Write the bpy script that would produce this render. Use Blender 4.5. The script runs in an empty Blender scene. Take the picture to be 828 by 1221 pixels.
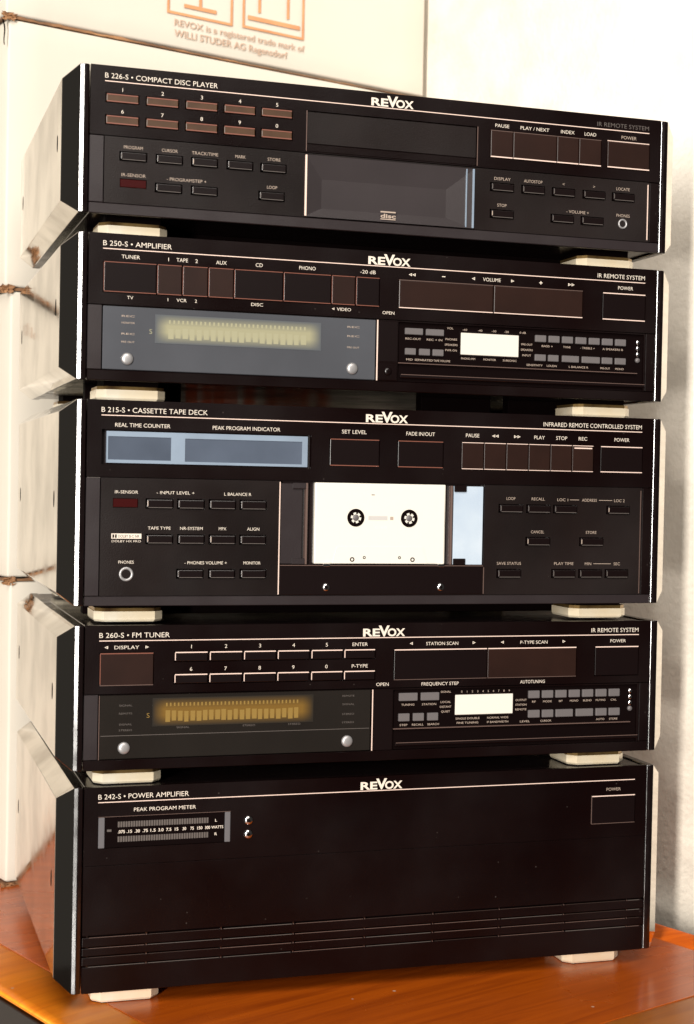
import bpy, bmesh, math, random
from mathutils import Vector, Matrix, noise

random.seed(7)
S = 0.01                      # everything below is written in centimetres
sc = bpy.context.scene
C = sc.collection

# ------------------------------------------------------------------ camera
cam_d = bpy.data.cameras.new('camera')
cam = bpy.data.objects.new('camera', cam_d)
C.objects.link(cam)
yaw, pitch, roll = math.radians(17.4501), math.radians(-1.0588), math.radians(1.1187)
fw = Vector((math.sin(yaw) * math.cos(pitch), math.cos(yaw) * math.cos(pitch), math.sin(pitch)))
rt = Vector((math.cos(yaw), -math.sin(yaw), 0))
up = rt.cross(fw)
r2 = rt * math.cos(roll) + up * math.sin(roll)
u2 = -rt * math.sin(roll) + up * math.cos(roll)
M = Matrix((r2, u2, -fw)).transposed().to_4x4()
M.translation = Vector((-35.657, -104.186, 37.14)) * S
cam.matrix_world = M
cam_d.sensor_fit = 'VERTICAL'
cam_d.sensor_height = 36.0
cam_d.lens = 36.0 * 1823.3 / 1221.0
cam_d.clip_start = 0.02
cam_d.clip_end = 100
cam_d.dof.use_dof = True
cam_d.dof.focus_distance = 1.12
cam_d.dof.aperture_fstop = 13.0
sc.camera = cam

# ------------------------------------------------------------------ world and lamps
w = bpy.data.worlds.new('World')
sc.world = w
w.use_nodes = True
bg = w.node_tree.nodes['Background']
bg.inputs[0].default_value = (1.0, 0.93, 0.84, 1)
bg.inputs[1].default_value = 0.03


def lamp(name, loc, target, sx, sy, power, col):
    d = bpy.data.lights.new(name, 'AREA')
    d.shape = 'RECTANGLE'
    d.size, d.size_y = sx * S, sy * S
    d.energy = power
    d.color = col
    o = bpy.data.objects.new(name, d)
    C.objects.link(o)
    o.location = Vector(loc) * S
    o.rotation_euler = (Vector(target) - Vector(loc)).to_track_quat('-Z', 'Y').to_euler()
    return o


lamp('window_light', (-324, -476, 88), (0, 0, 88), 28, 262, 520, (1.0, 0.952, 0.885))
lamp('fill_light', (-60, -250, 270), (10, 20, 30), 260, 180, 122, (1.0, 0.935, 0.86))  # added soft fill, not a known lamp; lifts the shaded wall

sc.view_settings.view_transform = 'Standard'
sc.view_settings.look = 'None'
sc.view_settings.exposure = 0.14
sc.view_settings.gamma = 1.0
sc.view_settings.use_curve_mapping = False


# ------------------------------------------------------------------ materials
MATS = {}


def mat(name, col, rough=0.5, metal=0.0, ior=1.45, spec=None, emit=None, estr=0.0,
        var=0.0, vscale=40.0, bump=0.0, bscale=200.0, rvar=0.0, rscale=25.0, col2=None, coat=0.0, dust=0.0):
    if name in MATS:
        return MATS[name]
    m = bpy.data.materials.new(name)
    m.use_nodes = True
    nt = m.node_tree
    N, L = nt.nodes, nt.links
    b = N['Principled BSDF']
    b.inputs['Base Color'].default_value = (*col, 1)
    b.inputs['Roughness'].default_value = rough
    b.inputs['Metallic'].default_value = metal
    b.inputs['IOR'].default_value = ior
    if spec is not None:
        b.inputs['Specular IOR Level'].default_value = spec
    if coat:
        b.inputs['Coat Weight'].default_value = coat
        b.inputs['Coat Roughness'].default_value = 0.06
    if emit:
        b.inputs['Emission Color'].default_value = (*emit, 1)
        b.inputs['Emission Strength'].default_value = estr
    tc = N.new('ShaderNodeTexCoord')
    if var > 0 or col2:
        n = N.new('ShaderNodeTexNoise')
        n.inputs['Scale'].default_value = vscale
        n.inputs['Detail'].default_value = 6
        r = N.new('ShaderNodeValToRGB')
        c2 = col2 if col2 else tuple(c * (1 - var) for c in col)
        r.color_ramp.elements[0].color = (*c2, 1)
        r.color_ramp.elements[0].position = 0.32
        r.color_ramp.elements[1].color = (*col, 1)
        r.color_ramp.elements[1].position = 0.62
        L.new(tc.outputs['Object'], n.inputs['Vector'])
        L.new(n.outputs['Fac'], r.inputs['Fac'])
        L.new(r.outputs['Color'], b.inputs['Base Color'])
    if dust > 0:
        vo = N.new('ShaderNodeTexVoronoi')
        vo.inputs['Scale'].default_value = 75
        mk = N.new('ShaderNodeMapRange')
        mk.inputs[1].default_value = 0.02
        mk.inputs[2].default_value = 0.05
        mk.inputs[3].default_value = dust
        mk.inputs[4].default_value = 0.0
        mx = N.new('ShaderNodeMix')
        mx.data_type = 'RGBA'
        mx.inputs[7].default_value = (0.45, 0.38, 0.33, 1)
        L.new(tc.outputs['Object'], vo.inputs['Vector'])
        L.new(vo.outputs['Distance'], mk.inputs[0])
        L.new(mk.outputs[0], mx.inputs[0])
        L.new(r.outputs['Color'], mx.inputs[6])
        L.new(mx.outputs[2], b.inputs['Base Color'])
    if rvar > 0:
        n2 = N.new('ShaderNodeTexNoise')
        n2.inputs['Scale'].default_value = rscale
        n2.inputs['Detail'].default_value = 8
        mr = N.new('ShaderNodeMapRange')
        mr.inputs[1].default_value = 0.35
        mr.inputs[2].default_value = 0.7
        mr.inputs[3].default_value = rough
        mr.inputs[4].default_value = rough + rvar
        L.new(tc.outputs['Object'], n2.inputs['Vector'])
        L.new(n2.outputs['Fac'], mr.inputs[0])
        L.new(mr.outputs[0], b.inputs['Roughness'])
    if bump > 0:
        n3 = N.new('ShaderNodeTexNoise')
        n3.inputs['Scale'].default_value = bscale
        n3.inputs['Detail'].default_value = 4
        bp = N.new('ShaderNodeBump')
        bp.inputs['Strength'].default_value = bump
        bp.inputs['Distance'].default_value = 0.001
        L.new(tc.outputs['Object'], n3.inputs['Vector'])
        L.new(n3.outputs['Fac'], bp.inputs['Height'])
        L.new(bp.outputs['Normal'], b.inputs['Normal'])
    MATS[name] = m
    return m


def glow_mat(name, edge, mid, emit, estr):
    # display that fades out towards its own rim
    m = mat(name, mid, 0.35)
    nt = m.node_tree
    N, L = nt.nodes, nt.links
    b = N['Principled BSDF']
    tc = N.new('ShaderNodeTexCoord')
    sp = N.new('ShaderNodeSeparateXYZ')
    L.new(tc.outputs['Generated'], sp.inputs[0])
    prod = None
    for ax, k in (('X', 14.0), ('Z', 2.6)):
        one = N.new('ShaderNodeMath'); one.operation = 'SUBTRACT'; one.inputs[0].default_value = 1.0
        L.new(sp.outputs[ax], one.inputs[1])
        mn = N.new('ShaderNodeMath'); mn.operation = 'MINIMUM'
        L.new(sp.outputs[ax], mn.inputs[0]); L.new(one.outputs[0], mn.inputs[1])
        mu = N.new('ShaderNodeMath'); mu.operation = 'MULTIPLY'; mu.use_clamp = True; mu.inputs[1].default_value = k
        L.new(mn.outputs[0], mu.inputs[0])
        if prod is None:
            prod = mu
        else:
            p2 = N.new('ShaderNodeMath'); p2.operation = 'MULTIPLY'
            L.new(prod.outputs[0], p2.inputs[0]); L.new(mu.outputs[0], p2.inputs[1])
            prod = p2
    mx = N.new('ShaderNodeMix'); mx.data_type = 'RGBA'
    mx.inputs[6].default_value = (*edge, 1)
    mx.inputs[7].default_value = (*mid, 1)
    L.new(prod.outputs[0], mx.inputs[0])
    L.new(mx.outputs[2], b.inputs['Base Color'])
    b.inputs['Emission Color'].default_value = (*emit, 1)
    es = N.new('ShaderNodeMath'); es.operation = 'MULTIPLY'; es.inputs[1].default_value = estr
    L.new(prod.outputs[0], es.inputs[0])
    L.new(es.outputs[0], b.inputs['Emission Strength'])
    return m


CREAM = (0.57, 0.522, 0.445)
m_fascia = mat('fascia_black', (0.0034, 0.0008, 0.0007), 0.26, ior=1.36, spec=0.38, bump=0.10, bscale=900, rvar=0.24, rscale=9, col2=(0.0024, 0.0005, 0.0005), vscale=11, dust=0.07)
m_flap = mat('flap_black', (0.0072, 0.0038, 0.0033), 0.34, ior=1.40, spec=0.42, bump=0.12, bscale=1000, rvar=0.2, rscale=9, var=0.45, vscale=11)
m_strip = mat('strip_grey', (0.017, 0.0122, 0.0130), 0.36, ior=1.45, bump=0.08, bscale=900, rvar=0.1)
m_gap = mat('gap_black', (0.003, 0.0012, 0.0012), 0.7, ior=1.2, spec=0.15)
m_gloss = mat('gloss_black', (0.004, 0.0015, 0.0015), 0.14, ior=1.9, rvar=0.12, rscale=60, bump=0.05, bscale=50)
m_bevel = mat('bevel_polished', (0.80, 0.75, 0.68), 0.05, metal=1.0)
m_cover = mat('cover_black', (0.010, 0.006, 0.006), 0.16, ior=1.6, rvar=0.10, rscale=20)
m_side = mat('side_polished', (0.80, 0.755, 0.69), 0.03, metal=1.0, rvar=0.10, rscale=30, col2=(0.36, 0.32, 0.27), vscale=17)
m_btn = mat('button_black', (0.004, 0.0015, 0.0015), 0.30, ior=1.45)
m_btn_b = mat('button_brown', (0.016, 0.0062, 0.0042), 0.34, ior=1.45, var=0.3, vscale=30)
m_btn_c = mat('button_chestnut', (0.055, 0.025, 0.010), 0.40, ior=1.45, var=0.3, vscale=60)
m_btn_g = mat('button_grey', (0.10, 0.09, 0.09), 0.45)
m_print = mat('print_cream', (0.58, 0.51, 0.43), 0.6, emit=None)
m_print_d = mat('print_dim', (0.32, 0.25, 0.20), 0.6)
m_print_dd = mat('print_faint', (0.075, 0.062, 0.055), 0.6)
m_line = mat('line_pale', (0.62, 0.47, 0.40), 0.45)
m_line_c = mat('line_copper', (0.15, 0.052, 0.034), 0.45)
m_line_d = mat('line_dim', (0.095, 0.060, 0.050), 0.4)
m_glint = mat('glint_dark', (0.028, 0.018, 0.015), 0.4)
m_glass_b = mat('window_bluegrey', (0.066, 0.069, 0.078), 0.10, ior=1.5, var=0.25, vscale=9, rvar=0.08)
m_glass_t = mat('pane_bluegrey', (0.075, 0.092, 0.125), 0.12, ior=1.5, var=0.3, vscale=14, rvar=0.06)
m_frame_b = mat('frame_pale_blue', (0.20, 0.25, 0.315), 0.25, ior=1.5, var=0.2, vscale=20)
m_glass_d = mat('window_smoke', (0.014, 0.0115, 0.0098), 0.10, ior=1.5, var=0.25, vscale=9, rvar=0.06)
m_tray = mat('tray_grey', (0.034, 0.028, 0.029), 0.28, ior=1.5, bump=0.05, bscale=900, var=0.2, vscale=12)
m_vfd = glow_mat('display_pale', (0.066, 0.072, 0.080), (0.21, 0.20, 0.13), (0.60, 0.52, 0.25), 0.11)
m_vfd_c = mat('display_pale_cell', (0.23, 0.22, 0.145), 0.35, emit=(0.66, 0.58, 0.30), estr=0.09)
m_vfd_a = glow_mat('display_amber', (0.014, 0.0115, 0.009), (0.075, 0.042, 0.010), (0.55, 0.27, 0.03), 0.17)
m_vfd_ac = mat('display_amber_cell', (0.11, 0.07, 0.02), 0.35, emit=(0.80, 0.46, 0.09), estr=0.19)
m_lcd = mat('lcd_white_glow', (0.45, 0.425, 0.37), 0.3, emit=(1.0, 0.92, 0.78), estr=0.22)  # reflective LCD, brightened by added emission
m_red = mat('sensor_red', (0.026, 0.003, 0.003), 0.22, emit=(0.5, 0.01, 0.01), estr=0.012)
m_satin = mat('satin_screw', (0.34, 0.33, 0.33), 0.42, metal=0.6)
m_chrome = mat('chrome', (0.72, 0.70, 0.70), 0.16, metal=1.0)
m_foot = mat('foot_champagne', (1.0, 0.92, 0.75), 0.20, metal=0.36, bump=0.08, bscale=700, col2=(0.90, 0.72, 0.46), vscale=24)
m_collar = mat('foot_collar_gold', (0.42, 0.27, 0.10), 0.3, metal=0.8, col2=(0.10, 0.05, 0.02), vscale=60)
m_pad = mat('foot_pad', (0.012, 0.010, 0.010), 0.7)
m_white = mat('cassette_white', (0.60, 0.565, 0.50), 0.35)
m_plate = mat('guide_plate', (0.30, 0.37, 0.46), 0.40, metal=0.0, var=0.35, vscale=14, emit=None, col2=(0.46, 0.52, 0.57))
m_carton = mat('carton_white', CREAM, 0.7, var=0.04, vscale=9, bump=0.15, bscale=60)
m_kraft = mat('kraft_brown', (0.34, 0.17, 0.075), 0.75, col2=(0.045, 0.016, 0.008), vscale=16)
m_orange = mat('print_orange', (0.60, 0.27, 0.125), 0.7, var=0.2, vscale=50)
m_pinkish = mat('print_rose', (0.46, 0.32, 0.235), 0.7)
m_rust = mat('print_rust', (0.42, 0.075, 0.028), 0.7)
m_wall = mat('wall_plaster', (0.60, 0.547, 0.468), 0.5, var=0.14, vscale=26, bump=0.8, bscale=170)
m_floor = mat('floor_dark', (0.010, 0.007, 0.006), 0.35, var=0.4, vscale=12)


def wood(name, base, dark, rough):
    m = bpy.data.materials.new(name)
    m.use_nodes = True
    nt = m.node_tree
    N, L = nt.nodes, nt.links
    b = N['Principled BSDF']
    b.inputs['IOR'].default_value = 1.42
    tc = N.new('ShaderNodeTexCoord')
    mp = N.new('ShaderNodeMapping')
    mp.inputs['Scale'].default_value = (3.0, 42.0, 20.0)
    n = N.new('ShaderNodeTexNoise')
    n.inputs['Scale'].default_value = 2.2
    n.inputs['Detail'].default_value = 9
    n.inputs['Roughness'].default_value = 0.62
    n.inputs['Distortion'].default_value = 0.7
    r = N.new('ShaderNodeValToRGB')
    r.color_ramp.elements[0].color = (*dark, 1)
    r.color_ramp.elements[0].position = 0.30
    r.color_ramp.elements[1].color = (*base, 1)
    r.color_ramp.elements[1].position = 0.68
    L.new(tc.outputs['Object'], mp.inputs['Vector'])
    L.new(mp.outputs['Vector'], n.inputs['Vector'])
    L.new(n.outputs['Fac'], r.inputs['Fac'])
    vo = N.new('ShaderNodeTexVoronoi')
    vo.inputs['Scale'].default_value = 34
    vo.inputs['Randomness'].default_value = 1.0
    mk = N.new('ShaderNodeMapRange')
    mk.inputs[1].default_value = 0.030
    mk.inputs[2].default_value = 0.050
    mk.inputs[3].default_value = 0.75
    mk.inputs[4].default_value = 0.0
    mx = N.new('ShaderNodeMix')
    mx.data_type = 'RGBA'
    mx.inputs[7].default_value = (0.62, 0.50, 0.38, 1)
    L.new(tc.outputs['Object'], vo.inputs['Vector'])
    L.new(vo.outputs['Distance'], mk.inputs[0])
    L.new(mk.outputs[0], mx.inputs[0])
    L.new(r.outputs['Color'], mx.inputs[6])
    L.new(mx.outputs[2], b.inputs['Base Color'])
    n2 = N.new('ShaderNodeTexNoise')
    n2.inputs['Scale'].default_value = 14
    n2.inputs['Detail'].default_value = 6
    mr = N.new('ShaderNodeMapRange')
    mr.inputs[3].default_value = rough
    mr.inputs[4].default_value = rough + 0.16
    L.new(tc.outputs['Object'], n2.inputs['Vector'])
    L.new(n2.outputs['Fac'], mr.inputs[0])
    L.new(mr.outputs[0], b.inputs['Roughness'])
    bp = N.new('ShaderNodeBump')
    bp.inputs['Strength'].default_value = 0.06
    bp.inputs['Distance'].default_value = 0.0006
    L.new(n.outputs['Fac'], bp.inputs['Height'])
    L.new(bp.outputs['Normal'], b.inputs['Normal'])
    return m


m_wood = wood('wood_top', (0.44, 0.083, 0.004), (0.27, 0.044, 0.003), 0.18)
m_wood_lit = wood('wood_edge_lit', (1.0, 0.32, 0.018), (0.80, 0.20, 0.010), 0.26)  # same wood coloured brighter, for the light the sloping rails catch


# ------------------------------------------------------------------ geometry helpers (cm)
def mesh_obj(name, bm, mt, parent=None, smooth=False):
    bmesh.ops.recalc_face_normals(bm, faces=bm.faces)
    for v in bm.verts:
        v.co *= S
    me = bpy.data.meshes.new(name)
    bm.to_mesh(me)
    bm.free()
    for x in (mt if isinstance(mt, (list, tuple)) else [mt]):
        me.materials.append(x)
    if smooth:
        for f in me.polygons:
            f.use_smooth = True
    o = bpy.data.objects.new(name, me)
    C.objects.link(o)
    if parent:
        o.parent = parent
    return o


def root(name, loc, label, cat, group=None, rz=0.0):
    o = bpy.data.objects.new(name, None)
    o.empty_display_size = 0.02
    C.objects.link(o)
    o.location = Vector(loc) * S
    o.rotation_euler = (0, 0, rz)
    o['label'] = label
    o['category'] = cat
    if group:
        o['group'] = group
    return o


def add_box(bm, x0, x1, y0, y1, z0, z1):
    vs = [bm.verts.new((x, y, z)) for x in (x0, x1) for y in (y0, y1) for z in (z0, z1)]
    for f in ((0, 1, 3, 2), (4, 6, 7, 5), (0, 4, 5, 1), (2, 3, 7, 6), (0, 2, 6, 4), (1, 5, 7, 3)):
        bm.faces.new([vs[i] for i in f])
    return vs


def box_bm(x0, x1, y0, y1, z0, z1, bev=0.0, seg=1):
    bm = bmesh.new()
    add_box(bm, x0, x1, y0, y1, z0, z1)
    bmesh.ops.recalc_face_normals(bm, faces=bm.faces)
    if bev:
        bmesh.ops.bevel(bm, geom=list(bm.edges), offset=bev, segments=seg, affect='EDGES', profile=0.5)
    return bm


def lathe_y(bm, cx, cz, prof, n=24):
    """surface of revolution about the y axis through (cx, cz); prof = [(radius, y), ...]"""
    rings = []
    for r, y in prof:
        if r <= 1e-6:
            rings.append([bm.verts.new((cx, y, cz))])
        else:
            rings.append([bm.verts.new((cx + r * math.cos(2 * math.pi * i / n), y, cz + r * math.sin(2 * math.pi * i / n))) for i in range(n)])
    for a, b in zip(rings, rings[1:]):
        for i in range(n):
            j = (i + 1) % n
            if len(a) == 1 and len(b) == 1:
                continue
            if len(a) == 1:
                bm.faces.new((a[0], b[i], b[j]))
            elif len(b) == 1:
                bm.faces.new((a[i], a[j], b[0]))
            else:
                bm.faces.new((a[i], a[j], b[j], b[i]))


def panel_holes(x0, x1, z0, z1, holes, y0, y1):
    """slab facing -y with rectangular through-openings (x0,x1,z0,z1)"""
    bm = bmesh.new()
    xs = sorted({x0, x1, *[h[0] for h in holes], *[h[1] for h in holes]})
    zs = sorted({z0, z1, *[h[2] for h in holes], *[h[3] for h in holes]})
    xs = [v for v in xs if x0 <= v <= x1]
    zs = [v for v in zs if z0 <= v <= z1]

    def solid(i, j):
        if i < 0 or j < 0 or i >= len(xs) - 1 or j >= len(zs) - 1:
            return False
        cx, cz = (xs[i] + xs[i + 1]) / 2, (zs[j] + zs[j + 1]) / 2
        return not any(h[0] < cx < h[1] and h[2] < cz < h[3] for h in holes)
    cache = {}

    def V(i, j, y):
        k = (i, j, y)
        if k not in cache:
            cache[k] = bm.verts.new((xs[i], y, zs[j]))
        return cache[k]
    for i in range(len(xs) - 1):
        for j in range(len(zs) - 1):
            if not solid(i, j):
                continue
            for y in (y0, y1):
                bm.faces.new((V(i, j, y), V(i + 1, j, y), V(i + 1, j + 1, y), V(i, j + 1, y)))
            for (a, b, di, dj) in (((i, j), (i + 1, j), 0, -1), ((i, j + 1), (i + 1, j + 1), 0, 1), ((i, j), (i, j + 1), -1, 0), ((i + 1, j), (i + 1, j + 1), 1, 0)):
                if not solid(i + di, j + dj):
                    bm.faces.new((V(*a, y0), V(*b, y0), V(*b, y1), V(*a, y1)))
    return bm


FONT_CACHE = {}


def text_bm(s, cx, cz, y, w=None, h=0.27, offset=0.012, ref=None, align='C', face='-y'):
    """flat lettering lying in an xz plane at depth y, centred on (cx, cz), cap height h, width w"""
    key = (s, offset)
    if key not in FONT_CACHE:
        cu = bpy.data.curves.new('t', 'FONT')
        cu.body = s
        cu.size = 1.0
        cu.offset = offset
        cu.resolution_u = 3
        cu.fill_mode = 'FRONT'
        o = bpy.data.objects.new('t', cu)
        C.objects.link(o)
        me = bpy.data.meshes.new_from_object(o.evaluated_get(bpy.context.evaluated_depsgraph_get()))
        vs = [v.co.copy() for v in me.vertices]
        fs = [tuple(p.vertices) for p in me.polygons]
        bpy.data.objects.remove(o)
        bpy.data.curves.remove(cu)
        bpy.data.meshes.remove(me)
        FONT_CACHE[key] = (vs, fs)
    vs, fs = FONT_CACHE[key]
    x0, x1 = min(v.x for v in vs), max(v.x for v in vs)
    y0, y1 = 0.0, (0.73 if ref is None else ref)
    if len(s) == 1:
        w = None
    if w is None:
        w = (x1 - x0) / (y1 - y0) * h * 1.12
    kx, ky = w / (x1 - x0), h / (y1 - y0)
    off = {'C': -w / 2, 'L': 0, 'R': -w}[align]
    bm = bmesh.new()
    bv = [bm.verts.new((cx + off + (v.x - x0) * kx, y, cz - h / 2 + v.y * ky)) for v in vs]
    for f in fs:
        try:
            bm.faces.new([bv[i] for i in f])
        except ValueError:
            pass
    return bm


# ------------------------------------------------------------------ setting: wall, floor
def build_wall():
    # one plaster wall: runs along the right of the stack, curves round and goes on behind the cartons
    path = []
    d = Vector((-0.317, 0.9484))
    p = Vector((32.75, 14.2))
    path.append(p - d * 9.6)
    path.append(p + d * 78)
    c = path[-1]
    ang = math.atan2(d.y, d.x)
    R = 40
    n = Vector((-d.y, d.x))
    cc = c + n * R
    for i in range(1, 15):
        a = math.radians(88) * i / 14
        path.append(cc + Vector((math.cos(ang - math.pi / 2 + a), math.sin(ang - math.pi / 2 + a))) * R)
    t = (path[-1] - path[-2]).normalized()
    path.append(path[-1] + t * 260)
    bm = bmesh.new()
    th = 6.0
    cols = []
    for i, q in enumerate(path):
        tt = (path[min(i + 1, len(path) - 1)] - path[max(i - 1, 0)]).normalized()
        o = Vector((tt.y, -tt.x)) * th
        cols.append([bm.verts.new((q.x, q.y, -72)), bm.verts.new((q.x, q.y, 240)),
                     bm.verts.new((q.x + o.x, q.y + o.y, 240)), bm.verts.new((q.x + o.x, q.y + o.y, -72))])
    for a, b in zip(cols, cols[1:]):
        for k in range(4):
            bm.faces.new((a[k], a[(k + 1) % 4], b[(k + 1) % 4], b[k]))
    bm.faces.new(cols[0])
    bm.faces.new(cols[-1][::-1])
    o = mesh_obj('wall', bm, m_wall)
    o['kind'] = 'structure'
    for f in o.data.polygons:
        f.use_smooth = abs(f.normal.z) < 0.5
    return o


wall = build_wall()
fl = mesh_obj('floor', box_bm(-260, 120, -260, 240, -74, -72.02), m_floor)
fl['kind'] = 'structure'

# ------------------------------------------------------------------ table
TZ = 0.53
TA = math.radians(21.0)
tab = root('wooden_table', (-13.55, -25.3, -72.0), 'glossy orange-brown wooden table with dark base carrying the stack of black audio units', 'table', rz=TA)


def tz(z):
    return z + 72.0


TW, TD, BW = 53.1, 92.0, 4.5   # the table sits with its front-left corner at the origin of its own axes
bm = box_bm(BW + 0.02, TW - BW - 0.02, BW + 0.02, TD - BW - 0.02, tz(TZ - 1.8), tz(TZ), 0.03)
mesh_obj('table_top', bm, m_wood, tab)


def rail(quad, name='edge_rail', mt=None):
    # quad: inner a, inner b, outer b, outer a (xy); the rail slopes gently down and is rounded at its outer edge
    bm = bmesh.new()
    (ax, ay), (bx_, by_), (cx, cy), (dx, dy) = quad
    rows = []
    for t, z in ((0, TZ - 0.03), (0.06, TZ + 0.0), (0.5, TZ - 0.10), (0.82, TZ - 0.24), (0.95, TZ - 0.34), (1.0, TZ - 0.5), (0.99, TZ - 0.68), (0.9, TZ - 0.8), (0.0, TZ - 1.6)):
        rows.append([bm.verts.new((ax + (dx - ax) * t, ay + (dy - ay) * t, tz(z))), bm.verts.new((bx_ + (cx - bx_) * t, by_ + (cy - by_) * t, tz(z)))])
    for a, b in zip(rows, rows[1:] + rows[:1]):
        bm.faces.new((a[0], a[1], b[1], b[0]))
    bm.faces.new([r[0] for r in rows])
    bm.faces.new([r[1] for r in rows][::-1])
    o = mesh_obj(name, bm, mt or m_wood_lit, tab)
    for f in o.data.polygons:
        f.use_smooth = len(f.vertices) == 4 and f.normal.z > 0.02
    return o


I0, I1, J0, J1 = BW, TW - BW, BW, TD - BW
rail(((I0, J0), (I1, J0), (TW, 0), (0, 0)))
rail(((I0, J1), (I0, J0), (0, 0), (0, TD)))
rail(((I1, J0), (I1, J1), (TW, TD), (TW, 0)), mt=m_wood)
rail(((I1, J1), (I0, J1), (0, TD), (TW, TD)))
mesh_obj('base', box_bm(0.9, TW - 0.9, 0.9, TD - 0.9, 0.0, tz(TZ - 1.62), 0.08), m_cover, tab)

# ------------------------------------------------------------------ cartons
CA = math.radians(16.9)


def carton(loc, h, label, seed, wd=46.3, dp=44.0):
    r = root('cardboard_carton', loc, label, 'carton', 'white cartons stacked behind the audio units', CA)
    bm = bmesh.new()
    add_box(bm, 0, wd, 0, dp, 0.28, h - 0.12)
    bmesh.ops.recalc_face_normals(bm, faces=bm.faces)
    bmesh.ops.bevel(bm, geom=list(bm.edges), offset=0.22, segments=2, affect='EDGES', profile=0.5)
    bmesh.ops.subdivide_edges(bm, edges=[e for e in bm.edges if e.calc_length() > 5], cuts=14, use_grid_fill=True)
    for v in bm.verts:
        q = Vector((v.co.x * 0.09, v.co.y * 0.09, v.co.z * 0.12 + seed * 9))
        nv = noise.noise_vector(q)
        v.co += nv * 0.07
    mesh_obj('box_body', bm, m_carton, r, smooth=True)
    # exposed brown board along the bottom edge, uneven like torn paper
    for axis in (0, 1):
        bm = bmesh.new()
        ln = wd if axis == 0 else dp
        n = 120
        prev = None
        for i in range(n + 1):
            t = ln * i / n
            e = 0.20 + 0.22 * noise.noise((t * 0.5, seed, axis)) + 0.12 * noise.noise((t * 2.3, seed, axis))
            e2 = -0.05 + 0.05 * noise.noise((t * 1.7, seed + 3, axis))
            out = -0.10 - 0.06 * noise.noise((t * 1.1, seed + 5, axis))
            fade = 1.0 if axis else max(0.35, 1.0 - t / (ln * 0.95))
            za, zb = e2, e2 + (0.10 + 0.72 * abs(e)) * fade
            ps = [(t, 0.25, za), (t, out, za), (t, out, zb), (t, 0.25, zb)]
            if axis:
                ps = [(p[1], p[0], p[2]) for p in ps]
            cur = [bm.verts.new(p) for p in ps]
            if prev:
                for k in range(4):
                    bm.faces.new((prev[k], prev[(k + 1) % 4], cur[(k + 1) % 4], cur[k]))
            else:
                bm.faces.new(cur)
            prev = cur
        bm.faces.new(prev[::-1])
        mesh_obj('torn_edge', bm, m_kraft, r)
    # crumpled scrap of brown tape at the near corner
    bm = bmesh.new()
    n = 7
    g = []
    for i in range(n):
        rowv = []
        for j in range(n):
            x = (i / (n - 1) - 0.45) * 1.25
            z = (j / (n - 1) - 0.5) * 1.0
            k = noise.noise((i * 0.9, j * 0.9, seed * 3.1))
            k2 = noise.noise((i * 0.7 + 9, j * 0.8, seed * 3.1))
            rowv.append(bm.verts.new((x + 0.35 * k2, -0.25 - 0.35 * abs(k) + 0.25 * min(x, 0), z * (0.55 + 0.6 * abs(k2)))))
        g.append(rowv)
    for i in range(n - 1):
        for j in range(n - 1):
            if noise.noise((i * 1.9, j * 1.9, seed)) > 0.28:
                continue
            bm.faces.new((g[i][j], g[i + 1][j], g[i + 1][j + 1], g[i][j + 1]))
    ext = bmesh.ops.extrude_face_region(bm, geom=list(bm.faces))
    for e in ext['geom']:
        if isinstance(e, bmesh.types.BMVert):
            e.co.y += 0.03
    loose = [v for v in bm.verts if not v.link_faces]
    bmesh.ops.delete(bm, geom=loose, context='VERTS')
    mesh_obj('tape_scrap', bm, m_kraft, r)
    return r


cz = [TZ + 0.02, 27.9, 53.82, 77.88]
c1 = carton((-23.35, 34.8, cz[0]), cz[1] - cz[0], 'plain white carton standing on the table, lowest of the carton stack', 1)
c2 = carton((-23.6, 35.0, cz[1]), cz[2] - cz[1], 'white carton with large rust-coloured lettering, second from the table', 2)
c3 = carton((-24.2, 35.0, cz[2]), cz[3] - cz[2], 'plain white carton directly beneath the one printed with orange symbols', 3)
c4 = carton((-24.4, 35.0, cz[3]), 26.5, 'white carton with orange handling symbols and trademark line, topmost of its stack', 4)

# print on the top carton: wine glass and this-way-up symbols with two lines of text
YP = -0.14


def frame_bm(x0, x1, z0, z1, t):
    bm = panel_holes(x0, x1, z0, z1, [(x0 + t, x1 - t, z0 + t, z1 - t)], YP - 0.02, YP)
    return bm


fr = mesh_obj('fragile_symbol', frame_bm(15.8, 22.9, 3.35, 11.6, 0.24), m_orange, c4)
bm = bmesh.new()
add_box(bm, 17.6, 21.1, YP - 0.02, YP, 4.15, 4.5)
add_box(bm, 19.2, 19.5, YP - 0.02, YP, 4.5, 7.4)
v = [bm.verts.new((x, y, z)) for y in (YP - 0.02, YP) for x, z in ((19.0, 7.3), (19.7, 7.3), (20.9, 10.6), (17.8, 10.6))]
for f in ((0, 1, 2, 3), (4, 5, 6, 7), (0, 1, 5, 4), (1, 2, 6, 5), (2, 3, 7, 6), (3, 0, 4, 7)):
    bm.faces.new([v[i] for i in f])
mesh_obj('glass_mark', bm, m_orange, fr)
fr = mesh_obj('upright_symbol', frame_bm(24.0, 31.1, 3.45, 11.6, 0.24), m_orange, c4)
bm = bmesh.new()
add_box(bm, 24.6, 30.6, YP - 0.02, YP, 4.35, 4.75)
for ax in (25.9, 29.2):
    add_box(bm, ax - 0.14, ax + 0.14, YP - 0.02, YP, 5.2, 8.6)
    v = [bm.verts.new((x, y, z)) for y in (YP - 0.02, YP) for x, z in ((ax - 0.9, 8.6), (ax + 0.9, 8.6), (ax, 10.4))]
    bm.faces.new(v[:3])
    bm.faces.new(v[3:])
    for i in range(3):
        bm.faces.new((v[i], v[(i + 1) % 3], v[3 + (i + 1) % 3], v[3 + i]))
mesh_obj('arrow_marks', bm, m_orange, fr)
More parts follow.
